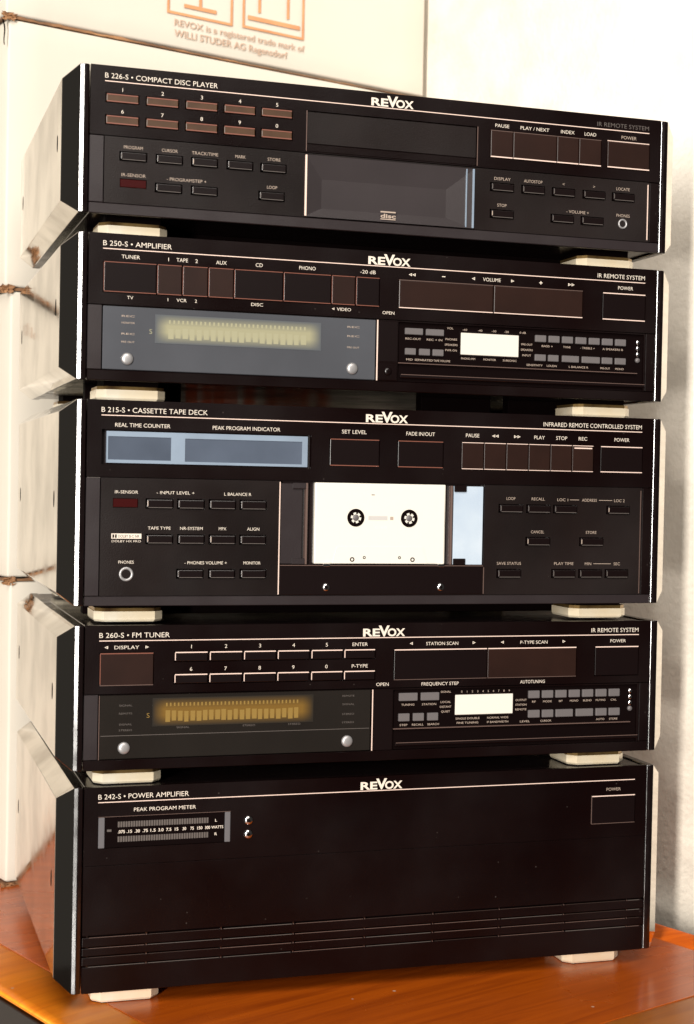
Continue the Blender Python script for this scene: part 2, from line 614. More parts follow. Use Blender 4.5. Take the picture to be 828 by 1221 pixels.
mesh_obj('printed_text', text_bm('REVOX is a registered trade mark of', 16.6, 2.62, YP - 0.02, 14.6, 0.62, 0.014, align='L'), m_pinkish, c4)
mesh_obj('printed_text', text_bm('WILLI STUDER AG Regensdorf', 16.6, 1.62, YP - 0.02, 12.6, 0.66, 0.014, align='L'), m_pinkish, c4)
# thread of tape hanging from the top seam
bm = bmesh.new()
pv = None
for i in range(9):
    t = i / 8
    x = -0.55 + 0.35 * t + 0.12 * math.sin(t * 5)
    z = -0.25 - 2.35 * t
    wv = 0.07 - 0.03 * t
    cur = [bm.verts.new((x - wv, -0.42, z)), bm.verts.new((x + wv, -0.42, z)), bm.verts.new((x + wv, -0.38, z)), bm.verts.new((x - wv, -0.38, z))]
    if pv:
        for k in range(4):
            bm.faces.new((pv[k], pv[(k + 1) % 4], cur[(k + 1) % 4], cur[k]))
    else:
        bm.faces.new(cur)
    pv = cur
bm.faces.new(pv)
mesh_obj('loose_tape_end', bm, m_gap, c4)
# large print on the second carton, seen in slivers between the units
mesh_obj('printed_text', text_bm('REVOX', 17.6, 17.0, YP - 0.02, 17.0, 6.0, 0.07, align='L'), m_rust, c2)
# faint writing on the left face of the second carton
bm = bmesh.new()
for k, (a, b) in enumerate(((1.6, 0.9), (2.4, 1.2), (3.6, 1.0), (4.4, 0.6))):
    add_box(bm, -0.18, -0.16, a * 1.6, a * 1.6 + 0.25, 22.2, 22.2 + b)
mesh_obj('pencil_marks', bm, m_pinkish, c2)


# ------------------------------------------------------------------ audio units
FOOT = 1.27


class Unit:
    def __init__(s, name, zt, h, dx, dy, label, cat, skirt=((-20.6, 17.2),)):
        s.skirt = skirt
        s.h = h
        s.H = h + FOOT
        s.r = root(name, (dx, dy, zt - h - FOOT), label, cat)
        s.body()

    def z(s, d):
        return s.H - d

    # --- generic pieces -------------------------------------------------
    def box(s, name, x0, x1, y0, y1, d0, d1, mt, bev=0.0, parent=None, seg=1):
        return mesh_obj(name, box_bm(x0, x1, y0, y1, s.z(d1), s.z(d0), bev, seg), mt, parent or s.r)

    def panel(s, name, x0, x1, d0, d1, holes, mt, y0=0.0, y1=0.35):
        hs = [(a - g, b + g, s.z(f + g), s.z(e - g)) for (a, e, b, f, g) in holes]
        return mesh_obj(name, panel_holes(x0, x1, s.z(d1), s.z(d0), hs, y0, y1), mt, s.r)

    def button(s, r, mt, proud=0.06, bev=0.05, lines=None, lm=None, t=0.055):  # edge strips are painted highlights, as if caught by the button bevels
        x0, d0, x1, d1 = r
        b = s.box('button', x0, x1, -proud, 0.30, d0, d1, mt, bev, seg=2)
        y = -proud
        if lines:
            for ln in lines:
                if ln == 't':
                    s.box('edge_highlight', x0 + 0.02, x1 - 0.02, y - 0.02, y + 0.04, d0 - 0.01, d0 + t, lm, 0, b)
                if ln == 'b':
                    s.box('edge_highlight', x0 + 0.02, x1 - 0.02, y - 0.02, y + 0.04, d1 - t, d1 + 0.01, lm, 0, b)
                if ln == 'l':
                    s.box('edge_highlight', x0 - 0.005, x0 + t * 0.8, y - 0.018, y + 0.04, d0 + 0.07, d1 - 0.07, lm, 0, b)
        return b

    def pill(s, r, mt=None):  # its edge strips are painted highlights that borrow the dim print colours
        x0, d0, x1, d1 = r
        b = s.button((x0, d0, x1, d1), mt or m_btn, 0.16, 0.06)
        s.box('edge_highlight', x0 + 0.03, x0 + 0.09, -0.172, -0.12, d0 + 0.10, d1 - 0.10, m_print_dd if random.random() < 0.6 else m_print_d, 0, b)
        s.box('edge_highlight', x0 + 0.10, x1 - 0.06, -0.150, -0.10, d1 - 0.03, d1 + 0.012, m_print_dd, 0, b)
        return b

    def text(s, t, x, d, w=None, h=0.27, mt=None, align='C', off=-0.004):
        if w is None:
            w = len(t) * h * 0.80
        return mesh_obj('printed_text', text_bm(t, x, s.z(d), -0.008, w, h, off, align=align), mt or m_print, s.r)

    def tri(s, x, d, dirn, n=1, sz=0.26, mt=None):
        bm = bmesh.new()
        for k in range(n):
            cx = x + (k - (n - 1) / 2) * sz * 1.05
            o = [(cx - dirn * sz * 0.45, s.z(d) + sz * 0.42), (cx - dirn * sz * 0.45, s.z(d) - sz * 0.42), (cx + dirn * sz * 0.5, s.z(d))]
            gx = sum(p[0] for p in o) / 3
            gz = sum(p[1] for p in o) / 3
            f = 0.42
            i_ = [(gx + (p[0] - gx) * f, gz + (p[1] - gz) * f) for p in o]
            vo = [bm.verts.new((p[0], -0.008, p[1])) for p in o]
            vi = [bm.verts.new((p[0], -0.008, p[1])) for p in i_]
            for q in range(3):
                bm.faces.new((vo[q], vo[(q + 1) % 3], vi[(q + 1) % 3], vi[q]))
        return mesh_obj('arrow_mark', bm, mt or m_print, s.r)

    def line(s, x0, x1, d, t=0.058, mt=None, name='printed_line'):
        return s.box(name, x0, x1, -0.012, 0.01, d - t / 2, d + t / 2, mt or m_line)

    def vline(s, x, d0, d1, t=0.07, mt=None, y=-0.03):
        return s.box('trim_line', x - t / 2, x + t / 2, y, 0.05, d0, d1, mt or m_line)

    def screw(s, x, d, r, mt=None, y=-0.0, slot=True, name='screw'):
        bm = bmesh.new()
        lathe_y(bm, x, s.z(d), [(0, y - 0.16), (r * 0.45, y - 0.155), (r * 0.8, y - 0.12), (r, y - 0.05), (r, y + 0.1)], 20)
        o = mesh_obj(name, bm, mt or m_chrome, s.r, smooth=True)
        if slot:
            bm = bmesh.new()
            lathe_y(bm, x, s.z(d), [(0, y - 0.175), (r * 0.34, y - 0.172), (r * 0.34, y - 0.13)], 6)
            mesh_obj('socket', bm, m_gap, o)
        return o

    def jack(s, x, d, r):
        bm = bmesh.new()
        lathe_y(bm, x, s.z(d), [(r * 0.62, 0.3), (r * 0.62, -0.02), (r * 0.72, -0.07), (r * 0.9, -0.08), (r, -0.03), (r, 0.05)], 28)
        o = mesh_obj('phones_jack', bm, m_satin, s.r, smooth=True)
        bm = bmesh.new()
        lathe_y(bm, x, s.z(d), [(0, 0.02), (r * 0.63, 0.02), (r * 0.63, 0.10)], 24)
        mesh_obj('socket_hole', bm, m_gap, o)

    # --- the parts that every unit shares --------------------------------
    def body(s):
        h, H = s.h, s.H
        # chassis with its covers
        s.box('chassis', -21.35, 21.35, 0.42, 30.5, 0.10, h - 0.14, m_cover, 0.05)
        # side cheeks with bevelled front, top and bottom edges
        for sg in (-1, 1):
            bm = bmesh.new()
            xi, xa, xo = 21.50, 22.12, 23.22
            yb, dep = 1.25, 29.8
            ct = 0.85
            # plan of the cheek, from the inner edge round to the flat side: (x, y, inset in z)
            pl = [(xi, 0.10, 0.0), (xi + 0.075, 0.05, 0.0), (xi + 0.33, 0.0, 0.0), (xa - 0.14, 0.0514, 0.0), (xa, 0.105, 0.0), (xo, yb, ct), (xo, dep, ct), (xa, dep, 0.0), (xi, dep, 0.0)]
            lo = [bm.verts.new((sg * x, y, FOOT + c)) for x, y, c in pl]
            hi = [bm.verts.new((sg * x, y, H - c)) for x, y, c in pl]
            for i in range(9):
                bm.faces.new((lo[i], lo[(i + 1) % 9], hi[(i + 1) % 9], hi[i]))
            bm.faces.new((hi[4], hi[5], hi[6], hi[7]))
            bm.faces.new((lo[4], lo[5], lo[6], lo[7]))
            bm.faces.new((hi[0], hi[1], hi[2], hi[3], hi[4], hi[7], hi[8]))
            bm.faces.new((lo[0], lo[1], lo[2], lo[3], lo[4], lo[7], lo[8]))
            bmesh.ops.recalc_face_normals(bm, faces=bm.faces)
            bmesh.ops.bevel(bm, geom=[e for e in bm.edges if e.calc_face_angle(0) > 0.5], offset=0.055, segments=2, affect='EDGES', profile=0.5)
            bm.normal_update()
            for f in bm.faces:
                f.material_index = 2 if (abs(f.normal.x) > 0.6 and f.normal.y < -0.3 and f.calc_area() > 1.0) else (1 if (f.normal.y > -0.25 and abs(f.normal.x) > 0.45) else 0)
                f.smooth = False
            ck = mesh_obj('side_cheek', bm, [m_gloss, m_side, m_bevel], s.r)
            for (yy, rr) in ((3.3, 0.46), (27.6, 0.46)):
                bm = bmesh.new()
                n = 16
                ring0 = [bm.verts.new((sg * (xo + 0.012), yy + 0.16 * math.cos(2 * math.pi * i / n) * 1.6, s.z(h * 0.487) + rr * 1.25 * math.sin(2 * math.pi * i / n))) for i in range(n)]
                ring1 = [bm.verts.new((sg * (xo - 0.3), v.co.y, v.co.z)) for v in ring0]
                bm.faces.new(ring0)
                bm.faces.new(ring1)
                for i in range(n):
                    bm.faces.new((ring0[i], ring0[(i + 1) % n], ring1[(i + 1) % n], ring1[i]))
                mesh_obj('screw_hole', bm, m_gap, ck)
        # added black bar under the chassis that keeps the gaps between units dark
        for a, b in s.skirt:
            mesh_obj('gap_blocker', box_bm(a, b, 7.0, 8.2, 0.12, FOOT + 0.16, 0.05), m_gap, s.r)
        # four feet, octagonal in plan
        for sx in (-1, 1):
            for yf in (1.55, 24.5):
                bm = bmesh.new()
                x0, x1, y0, y1, c = 15.7, 20.5, yf, yf + 4.2, 0.62
                pl = [(x0 + c, y0), (x1 - c, y0), (x1, y0 + c), (x1, y1 - c), (x1 - c, y1), (x0 + c, y1), (x0, y1 - c), (x0, y0 + c)]
                rings = []
                for k, zz in ((0.96, 0.05), (1.0, 0.19), (1.0, 0.76)):
                    cxm, cym = (x0 + x1) / 2, (y0 + y1) / 2
                    rings.append([bm.verts.new((sx * (cxm + (px - cxm) * k), cym + (py - cym) * k, zz)) for px, py in pl])
                bm.faces.new(rings[0])
                bm.faces.new(rings[-1])
                for a, b in zip(rings, rings[1:]):
                    for i in range(8):
                        bm.faces.new((a[i], a[(i + 1) % 8], b[(i + 1) % 8], b[i]))
                bmesh.ops.recalc_face_normals(bm, faces=bm.faces)
                ft = mesh_obj('foot', bm, m_foot, s.r)
                bm = bmesh.new()
                rr = [[bm.verts.new((sx * (18.025 + (px - 18.025) * 0.94), (y0 + y1) / 2 + (py - (y0 + y1) / 2) * 0.94, zz)) for px, py in pl] for zz in (0.0, 0.06)]
                bm.faces.new(rr[0])
                bm.faces.new(rr[1])
                for i in range(8):
                    bm.faces.new((rr[0][i], rr[0][(i + 1) % 8], rr[1][(i + 1) % 8], rr[1][i]))
                mesh_obj('foot_pad', bm, m_pad, ft)
                bm = bmesh.new()
                rr = [[bm.verts.new((sx * (18.1 + (px - 18.1) * 0.97), (y0 + y1) / 2 + (py - (y0 + y1) / 2) * 0.97, zz)) for px, py in pl] for zz in (0.75, 0.99)]
                bm.faces.new(rr[0])
                bm.faces.new(rr[1])
                for i in range(8):
                    bm.faces.new((rr[0][i], rr[0][(i + 1) % 8], rr[1][(i + 1) % 8], rr[1][i]))
                mesh_obj('foot_collar', bm, m_collar, ft)
                mesh_obj('foot_shade_filler', box_bm(min(sx * (x0 + 0.5), sx * (x1 - 0.5)), max(sx * (x0 + 0.5), sx * (x1 - 0.5)), y0 + 0.5, y1 - 0.5, 0.98, FOOT + 0.16), m_gap, ft)  # black filler standing in for the shade between foot and chassis

    def header(s, title, tw, right=None, rw=0, rm=None):
        s.line(-20.49, 20.49, 1.05)
        s.text(title, -20.49, 0.66, tw, 0.36, align='L')
        if right:
            s.text(right, 20.45, 0.68, rw, 0.33, rm or m_print, align='R')
        # wordmark: small capitals round a tall V
        lg = mesh_obj('logo', text_bm('RE', -1.60, s.z(0.66), -0.014, 1.28, 0.56, 0.03, align='L'), m_print, s.r)
        mesh_obj('logo_letter', text_bm('V', -0.42, s.z(0.55), -0.016, 0.86, 0.78, 0.03, align='L'), m_print, lg)
        mesh_obj('logo_letter', text_bm('OX', 0.26, s.z(0.66), -0.014, 1.34, 0.56, 0.03, align='L'), m_print, lg)

    def display(s, r, pane_mt, vfd, mt, cell_mt, ncell, screws):
        vfd = [vfd[0] - 0.45, vfd[1] - 0.12, vfd[2] + 0.6, vfd[3] + 0.25]
        x0, d0, x1, d1 = r
        pn = s.box('display_window', x0, x1, 0.02, 0.32, d0, d1, pane_mt, 0.04)
        a, e, b, f = vfd
        s.box('display_glow', a, b, -0.002, 0.06, e, f, mt, 0, pn)
        st = (b - a - 1.9) / ncell
        for k in range(ncell):
            xx = a + 0.85 + k * st
            q = random.random()
            s.box('display_cell', xx + st * 0.14, xx + st * (0.80 + 0.12 * q), -0.010, 0.02, e + (f - e) * (0.44 + 0.05 * random.random()), e + (f - e) * (0.80 + 0.06 * random.random()), cell_mt, 0, pn)
        for k in range(int(ncell * 1.6)):
            st2 = (b - a - 1.9) / int(ncell * 1.6)
            xx = a + 0.85 + k * st2
            s.box('display_tick', xx + st2 * 0.3, xx + st2 * 0.7, -0.008, 0.02, e + (f - e) * 0.18, e + (f - e) * 0.30, cell_mt, 0, pn)
        s.text('S', a - 0.3, e + (f - e) * 0.6, 0.24, 0.34, cell_mt)
        for (sx_, sd) in screws:
            s.screw(sx_, sd, 0.42, m_satin, y=0.0, slot=False)

    def keypad(s, r, extra):
        """the sunk row of small keys with a light display, to the right of the window"""
        x0, d0, x1, d1 = r
        s.box('key_bed', x0, x1, 0.22, 0.36, d0, d1, m_gap)
        for q in extra['keys']:
            s.box('key', q[0], q[2], 0.02, 0.24, q[1], q[3], m_btn_g, 0.04)
        q = extra['lcd']
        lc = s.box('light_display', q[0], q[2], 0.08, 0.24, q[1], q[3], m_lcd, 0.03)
        s.box('display_surround', q[0] - 0.12, q[2] + 0.12, 0.12, 0.24, q[1] - 0.12, q[3] + 0.12, m_btn, 0.0, lc)
        for (t, x, d, wd_) in extra['texts']:
            mesh_obj('printed_text', text_bm(t, x, s.z(d), 0.21, wd_, 0.15, 0.004), m_print_d, s.r)
        # ledge lines of the open flap
        dl = extra['ledge']
        s.box('flap_ledge', x0 + 0.05, x1 - 0.5, 0.0, 0.24, dl[0] - 0.03, dl[0] + 0.03, m_line_d, 0.01)
        fl_ = s.box('flap', x0 + 0.2, x1 + 0.15, -0.05, 0.30, dl[1] - 0.13, dl[1] + 0.13, m_btn, 0.05)
        s.box('edge_highlight', x0 + 0.25, x1 + 0.1, -0.058, -0.03, dl[1] - 0.125, dl[1] - 0.085, m_line_d, 0, fl_)  # highlight along the flap, painted as a strip
        for k in range(4):
            bm = bmesh.new()
            zz = s.z(extra['slider'][1] + 0.55 + 0.45 * k)
            xx = (extra['slider'][0] + extra['slider'][2]) / 2 + 0.12 * noise.noise((k, 2, 1))
            lathe_y(bm, xx, zz, [(0, 0.05), (0.16, 0.07), (0.2, 0.14), (0.2, 0.24)], 10)
            mesh_obj('contact', bm, m_chrome if k < 3 else m_btn_g, s.r, smooth=True)


def fascia_common(u, d_split, upper_holes, lower_holes, flap_mt, x_left=-20.45, x_right=20.62, rail_d=None):
    rail_d = rail_d or u.h - 0.72
    u.panel('upper_panel', -21.44, 21.44, 0.0, d_split - 0.03, upper_holes, m_fascia)
    u.panel('lower_panel', x_left, x_right, d_split + 0.03, rail_d - 0.03, lower_holes, flap_mt, 0.01, 0.36)
    u.box('end_strip', -21.44, x_left - 0.05, 0.0, 0.36, d_split + 0.03, rail_d - 0.03, m_strip, 0.03)
    u.box('end_strip', x_right + 0.05, 21.44, 0.0, 0.36, d_split + 0.03, rail_d - 0.03, m_fascia, 0.03)
    u.box('bottom_rail', -21.44, 21.44, 0.0, 0.36, rail_d + 0.01, u.h, m_strip if flap_mt is m_flap else m_fascia, 0.04)


def H(rs, g=0.05):
    return [(r[0], r[1], r[2], r[3], g) for r in rs]


# ---- compact disc player -------------------------------------------------
u = Unit('compact_disc_player', 65.02, 9.95, -0.21, -0.37, 'black compact disc player with ten brown number keys, topmost of the stack', 'cd player')
pre = [[x, 1.90 + 0.0, x + 2.16, 2.42] for x in (-20.37, -17.64, -14.92, -12.24, -9.58)] + [[x, 3.36, x + 2.18, 3.90] for x in (-20.37, -17.64, -14.92, -12.24, -9.58)]
top = [[7.60, 1.92, 9.35, 3.85], [9.39, 1.92, 12.86, 3.85], [12.90, 1.92, 14.65, 3.85], [14.69, 1.92, 16.50, 3.85], [17.02, 1.92, 20.52, 3.85]]
low = [[x, 5.75, x + 1.75, 6.25] for x in (-19.36, -16.89, -14.44, -11.95, -9.55, 7.72, 10.19, 12.64, 15.14, 17.56)] + \
      [[x, 7.70, x + 1.75, 8.20] for x in (-16.91, -14.42, -9.65, 7.74, 12.59, 15.03)]
ir = [-19.35, 7.55, -17.58, 8.08]
fascia_common(u, 4.70, H(pre, 0.07) + H(top) + [(-6.30, 1.75, 6.55, 4.60, 0.0)], H(low, 0.08) + H([ir], 0.03) + [(-6.42, 4.80, 6.42, 9.20, 0.0)], m_flap)
u.header('B 226-S • COMPACT DISC PLAYER', 7.75, 'IR REMOTE SYSTEM', 4.3, m_print_dd)
for r in pre:
    u.button(r, m_btn_c, 0.05, 0.05, 'tb', m_line_c, 0.07)
for i, r in enumerate(pre[:5]):
    u.text('12345'[i], (r[0] + r[2]) / 2, 1.56, 0.17, 0.27)
for i, r in enumerate(pre[5:]):
    u.text('67890'[i], (r[0] + r[2]) / 2, 3.02, 0.2, 0.27)
for r in top:
    u.button(r, m_btn_b, 0.07, 0.06, 'b', m_line, 0.07)
    u.box('edge_highlight', r[0], r[2], -0.035, 0.02, r[1] - 0.03, r[1] + 0.015, m_line_d)  # highlight on the upper edge, painted as a strip
u.line(17.02, 20.5, 1.86, 0.05)
for t, x, w_ in (('PAUSE', 8.5, 1.1), ('PLAY / NEXT', 11.1, 2.3), ('INDEX', 13.75, 1.1), ('LOAD', 15.6, 0.95), ('POWER', 18.8, 1.25)):
    u.text(t, x, 1.52, w_, 0.26, m_print_d if t == 'POWER' else None)
for r in low:
    u.pill(r)
for t, x, d in (('PROGRAM', -18.5, 5.38), ('CURSOR', -16.0, 5.38), ('TRACK/TIME', -13.55, 5.38), ('MARK', -11.05, 5.38), ('STORE', -8.65, 5.38),
                ('IR-SENSOR', -18.45, 7.25), ('- PROGRAMSTEP +', -14.8, 7.30), ('LOOP', -8.75, 7.32),
                ('DISPLAY', 8.6, 5.38), ('AUTOSTOP', 11.05, 5.38), ('<', 13.5, 5.38), ('>', 16.0, 5.38), ('LOCATE', 18.4, 5.38),
                ('STOP', 8.6, 7.30), ('- VOLUME +', 14.7, 7.36), ('PHONES', 18.45, 7.36)):
    u.text(t, x, d, None if len(t) > 1 else 0.2, 0.23, m_print_d)
u.box('infrared_sensor', ir[0], ir[2], 0.0, 0.3, ir[1], ir[3], m_red, 0.03)
u.jack(18.43, 7.98, 0.38)
u.vline(20.48, 4.9, 9.05, 0.07)
# loading bay
u.box('bay_window', -6.27, 6.52, 0.10, 0.34, 1.78, 4.02, m_flap, 0.03)
u.box('bay_sill', -6.27, 6.52, 0.04, 0.34, 4.06, 4.58, m_fascia, 0.03)
u.vline(-6.33, 1.75, 4.58, 0.06, m_line_d)
u.vline(6.58, 1.75, 4.58, 0.06, m_line_d)
bm = bmesh.new()
X0, X1, D0, D1 = -6.38, 6.38, 4.84, 9.16
x0, x1, d0, d1 = -5.1, 4.3, 6.45, 8.5
z = u.z
o_ = [bm.verts.new(p) for p in ((X0, -0.10, z(D0)), (X1, -0.10, z(D0)), (X1, -0.10, z(D1)), (X0, -0.10, z(D1)))]
i_ = [bm.verts.new(p) for p in ((x0, 0.22, z(d0)), (x1, 0.22, z(d0)), (x1, 0.22, z(d1)), (x0, 0.22, z(d1)))]
b_ = [bm.verts.new(p) for p in ((X0, 0.34, z(D0)), (X1, 0.34, z(D0)), (X1, 0.34, z(D1)), (X0, 0.34, z(D1)))]
for i in range(4):
    j = (i + 1) % 4
    bm.faces.new((o_[i], o_[j], i_[j], i_[i]))
    bm.faces.new((o_[i], o_[j], b_[j], b_[i]))
bm.faces.new(i_)
bm.faces.new(b_)
tr = mesh_obj('disc_tray', bm, m_tray, u.r)
u.box('tray_trim', -6.40, -6.26, -0.14, 0.0, 4.86, 9.14, m_line, 0.02, tr)
u.box('tray_trim', 6.22, 6.38, -0.14, 0.0, 4.86, 9.14, m_frame_b, 0.02, tr)
u.box('tray_trim', 5.72, 5.80, -0.12, 0.0, 4.9, 9.1, m_frame_b, 0.0, tr)
lg = mesh_obj('disc_logo', text_bm('disc', -0.2, z(8.72), -0.112, 1.15, 0.30, 0.03, ref=0.74), m_print_d, tr)
u.box('logo_bar', -0.78, 0.36, -0.115, -0.10, 8.40, 8.50, m_print_d, 0, tr)
u.box('logo_bar', -0.78, 0.36, -0.115, -0.10, 8.93, 9.0, m_print_d, 0, tr)

# ---- amplifier -------------------------------------------------------------
u = Unit('amplifier', 53.81, 9.97, -0.11, -0.085, 'black amplifier with pale grey display window, second in the stack under the disc player', 'amplifier', ((-20.6, -13.6), (5.2, 11.0), (12.5, 17.2)))
top = [[-20.43, 1.93, -16.83, 3.95], [-16.77, 1.93, -15.07, 3.95], [-15.0, 1.93, -13.25, 3.95], [-13.19, 1.93, -11.43, 3.95], [-11.37, 1.93, -7.88, 3.95], [-7.82, 1.93, -4.36, 3.95], [-4.29, 1.93, -2.56, 3.95], [-2.48, 1.93, -0.73, 3.95]]
vol = [[0.75, 1.95, 8.06, 3.95], [8.13, 1.95, 15.29, 3.95], [16.96, 1.95, 20.52, 3.95]]
WIN = [-20.42, 4.91, -0.92, 9.2]
fascia_common(u, 4.84, H(top) + H(vol), [(-20.45, 4.87, -0.86, 9.24, 0.0), (0.78, 4.95, 20.5, 9.2, 0.0)], m_fascia)
u.header('B 250-S • AMPLIFIER', 4.7, 'IR REMOTE SYSTEM', 3.95)
for i, r in enumerate(top):
    u.button(r, m_btn_b if i in (1, 2, 3, 6) else m_btn, 0.07, 0.06, 'tbl', m_line_c, 0.04)
for r in vol[:2]:
    u.button(r, m_btn_b, 0.07, 0.06, 'b', m_line, 0.05)
    u.box('edge_highlight', r[0], r[2], -0.035, 0.02, r[1] - 0.03, r[1] + 0.02, m_line_d)
u.button(vol[2], m_btn, 0.03, 0.04, 'tb', m_line, 0.06)
for t, x, w_ in (('TUNER', -18.6, 1.25), ('1', -16.0, 0.12), ('TAPE', -15.05, 0.8), ('2', -14.05, 0.18), ('AUX', -12.3, 0.75), ('CD', -9.6, 0.5), ('PHONO', -6.1, 1.2), ('-20 dB', -1.6, 1.15), ('VOLUME', 7.95, 1.4), ('POWER', 18.85, 1.25)):
    u.text(t, x, 1.52, w_, 0.27)
for t, x, w_, d in (('TV', -18.6, 0.42, 4.28), ('1', -16.0, 0.12, 4.28), ('VCR', -15.05, 0.7, 4.28), ('2', -14.05, 0.18, 4.28), ('DISC', -9.7, 0.85, 4.28), ('VIDEO', -3.35, 1.05, 4.28), ('OPEN', 0.0, 0.9, 4.35)):
    u.text(t, x, d, w_, 0.23)
u.tri(-4.15, 4.28, -1, 1, 0.2)
for x, dr, n in ((1.75, -1, 2), (6.5, -1, 1), (9.6, 1, 1), (14.35, 1, 2)):
    u.tri(x, 1.52, dr, n)
u.line(4.05, 4.3, 1.52, 0.06, m_print)
u.line(11.75, 12.0, 1.52, 0.06, m_print)
u.box('plus_mark', 11.845, 11.905, -0.013, 0.01, 1.40, 1.64, m_print)
u.display(WIN, m_glass_b, [-16.4, 5.45, -5.6, 7.05], m_vfd, m_vfd_c, 20, [(-18.73, 8.46), (-2.65, 8.46)])
for x, d in ((-18.7, 5.55), (-18.7, 6.0), (-18.7, 6.75), (-18.7, 7.3), (-2.6, 5.5), (-2.6, 6.15), (-2.6, 6.95)):
    mesh_obj('printed_text', text_bm(random.choice(('PRE OUT', 'REC', 'MONITOR')), x, u.z(d), 0.012, 0.9, 0.13, 0.0), m_print_d, u.r)
u.vline(-0.80, 4.9, 9.22, 0.09, m_line, -0.03)
u.box('open_bay', -0.70, 0.74, 0.0, 0.34, 4.95, 7.85, m_btn, 0.03)
op = u.box('open_bay', -0.70, 0.74, -0.03, 0.34, 7.92, 9.2, m_fascia, 0.04)
u.screw(0.03, 8.55, 0.30, m_btn, slot=True, name='open_button')
keys = [[1.33, 5.35, 2.70, 5.82], [2.94, 5.35, 4.32, 5.82], [1.36, 6.80, 2.18, 7.28], [2.44, 6.80, 3.27, 7.28], [3.48, 6.80, 4.32, 7.28]]
keys += [[x, 5.38, x + 0.88, 5.89] for x in (11.56, 12.65, 13.75, 14.85, 15.95, 17.04, 18.14)]
keys += [[a, 6.80, b, 7.29] for a, b in ((11.56, 12.44), (12.65, 13.48), (13.78, 15.15), (15.40, 16.88), (17.06, 17.92), (18.15, 19.04))]
tx = [('REC-OUT', 2.0, 6.1, 1.2), ('REC + IN', 3.65, 6.1, 1.2), ('MD', 1.75, 7.6, 0.5), ('SEPARATED', 2.85, 7.6, 1.4), ('TAPE VOLUME', 4.25, 7.6, 1.3), ('VOL', 4.85, 5.2, 0.5),
      ('-60', 6.0, 5.25, 0.35), ('-40', 7.2, 5.25, 0.35), ('-30', 8.3, 5.25, 0.35), ('-20', 9.3, 5.25, 0.35), ('0 dB', 10.6, 5.25, 0.5), ('PHONES', 4.95, 6.0, 0.9), ('SPEAKERS', 4.95, 6.4, 1.0), ('PWR ON', 4.95, 6.8, 0.9),
      ('PRE-OUT', 10.95, 6.1, 0.9), ('SPEAKERS', 10.95, 6.5, 0.95), ('INPUT', 10.95, 6.9, 0.7), ('PHONO MM', 6.3, 7.35, 1.1), ('MONITOR', 8.0, 7.35, 1.0), ('SUBSONIC', 9.6, 7.35, 1.1),
      ('BASS +', 12.6, 6.15, 0.9), ('TONE', 14.2, 6.15, 0.6), ('- TREBLE +', 15.9, 6.15, 1.2), ('A SPEAKERS B', 18.0, 6.15, 1.7), ('SENSITIVITY', 11.6, 7.6, 1.3), ('LOUDN', 13.0, 7.6, 0.8), ('L BALANCE R', 15.2, 7.6, 1.6), ('PRE-OUT', 17.4, 7.6, 0.8), ('MONO', 18.6, 7.6, 0.7)]
u.keypad([0.78, 4.95, 20.5, 9.2], dict(keys=keys, lcd=[5.66, 5.49, 10.24, 7.08], texts=tx, ledge=(7.90, 8.83), slider=[19.7, 5.0, 20.45, 7.5]))

# ---- cassette deck ----------------------------------------------------------
u = Unit('cassette_deck', 42.54, 14.06, -0.016, 0.033, 'black cassette tape deck with a white cassette loaded, between the amplifier and the tuner', 'tape deck')
deck = u
top = [[5.82, 2.21, 7.53, 4.15], [7.59, 2.21, 9.31, 4.15], [9.37, 2.21, 11.10, 4.15], [11.16, 2.21, 12.87, 4.15], [12.93, 2.21, 14.64, 4.15], [14.71, 2.21, 16.43, 4.15], [17.04, 2.21, 20.54, 4.15]]
two = [[-4.24, 2.22, -0.55, 4.12], [0.88, 2.22, 4.36, 4.12]]
left = [[x, 6.74, x + 1.80, 7.30] for x in (-17.30, -15.11, -12.88, -10.68)] + [[x, 9.18, x + 1.79, 9.73] for x in (-17.27, -15.06, -12.85, -10.66)] + [[x, 11.58, x + 1.78, 12.11] for x in (-15.09, -12.84, -10.60)]
right = [[x, 6.74, x + 1.82, 7.24] for x in (8.91, 11.13, 13.31, 17.71)] + [[x, 9.15, x + 1.86, 9.67] for x in (11.12, 15.51)] + [[x, 11.54, x + 1.83, 12.07] for x in (8.85, 13.27, 15.49, 17.68)]
ir = [-19.59, 6.72, -17.92, 7.30]
fascia_common(u, 5.27, H(top) + H(two) + [(-20.45, 2.0, -5.62, 4.40, 0.0)], H(left + right, 0.08) + H([ir], 0.03) + [(-7.84, 5.30, 7.72, 13.34, 0.0)], m_flap, rail_d=13.40)
u.header('B 215-S • CASSETTE TAPE DECK', 7.35, 'INFRARED REMOTE CONTROLLED SYSTEM', 8.15)
u.line(-21.4, -20.5, 5.30, 0.03, m_print_dd)
# display: pale frame with two panes
fr = mesh_obj('display_frame', panel_holes(-20.11, -5.88, u.z(4.28), u.z(2.12), [(-20.0, -15.66, u.z(4.06), u.z(2.47)), (-14.68, -6.28, u.z(4.10), u.z(2.50))], 0.05, 0.33), m_frame_b, u.r)
for a, b in ((-20.0, -15.66), (-14.68, -6.28)):
    u.box('display_pane', a - 0.02, b + 0.02, 0.10, 0.30, 2.46, 4.11, m_glass_t, 0.0)
for t, x, w_ in (('REAL TIME COUNTER', -17.65, 3.8), ('PEAK PROGRAM INDICATOR', -10.35, 4.85), ('SET LEVEL', -2.45, 1.85), ('FADE IN/OUT', 2.6, 2.2), ('PAUSE', 6.65, 1.05), ('PLAY', 12.0, 0.85), ('STOP', 13.8, 0.9), ('REC', 15.55, 0.7), ('POWER', 18.8, 1.25)):
    u.text(t, x, 1.68, w_, 0.28)
u.tri(8.45, 1.68, -1, 2)
u.tri(10.2, 1.68, 1, 2)
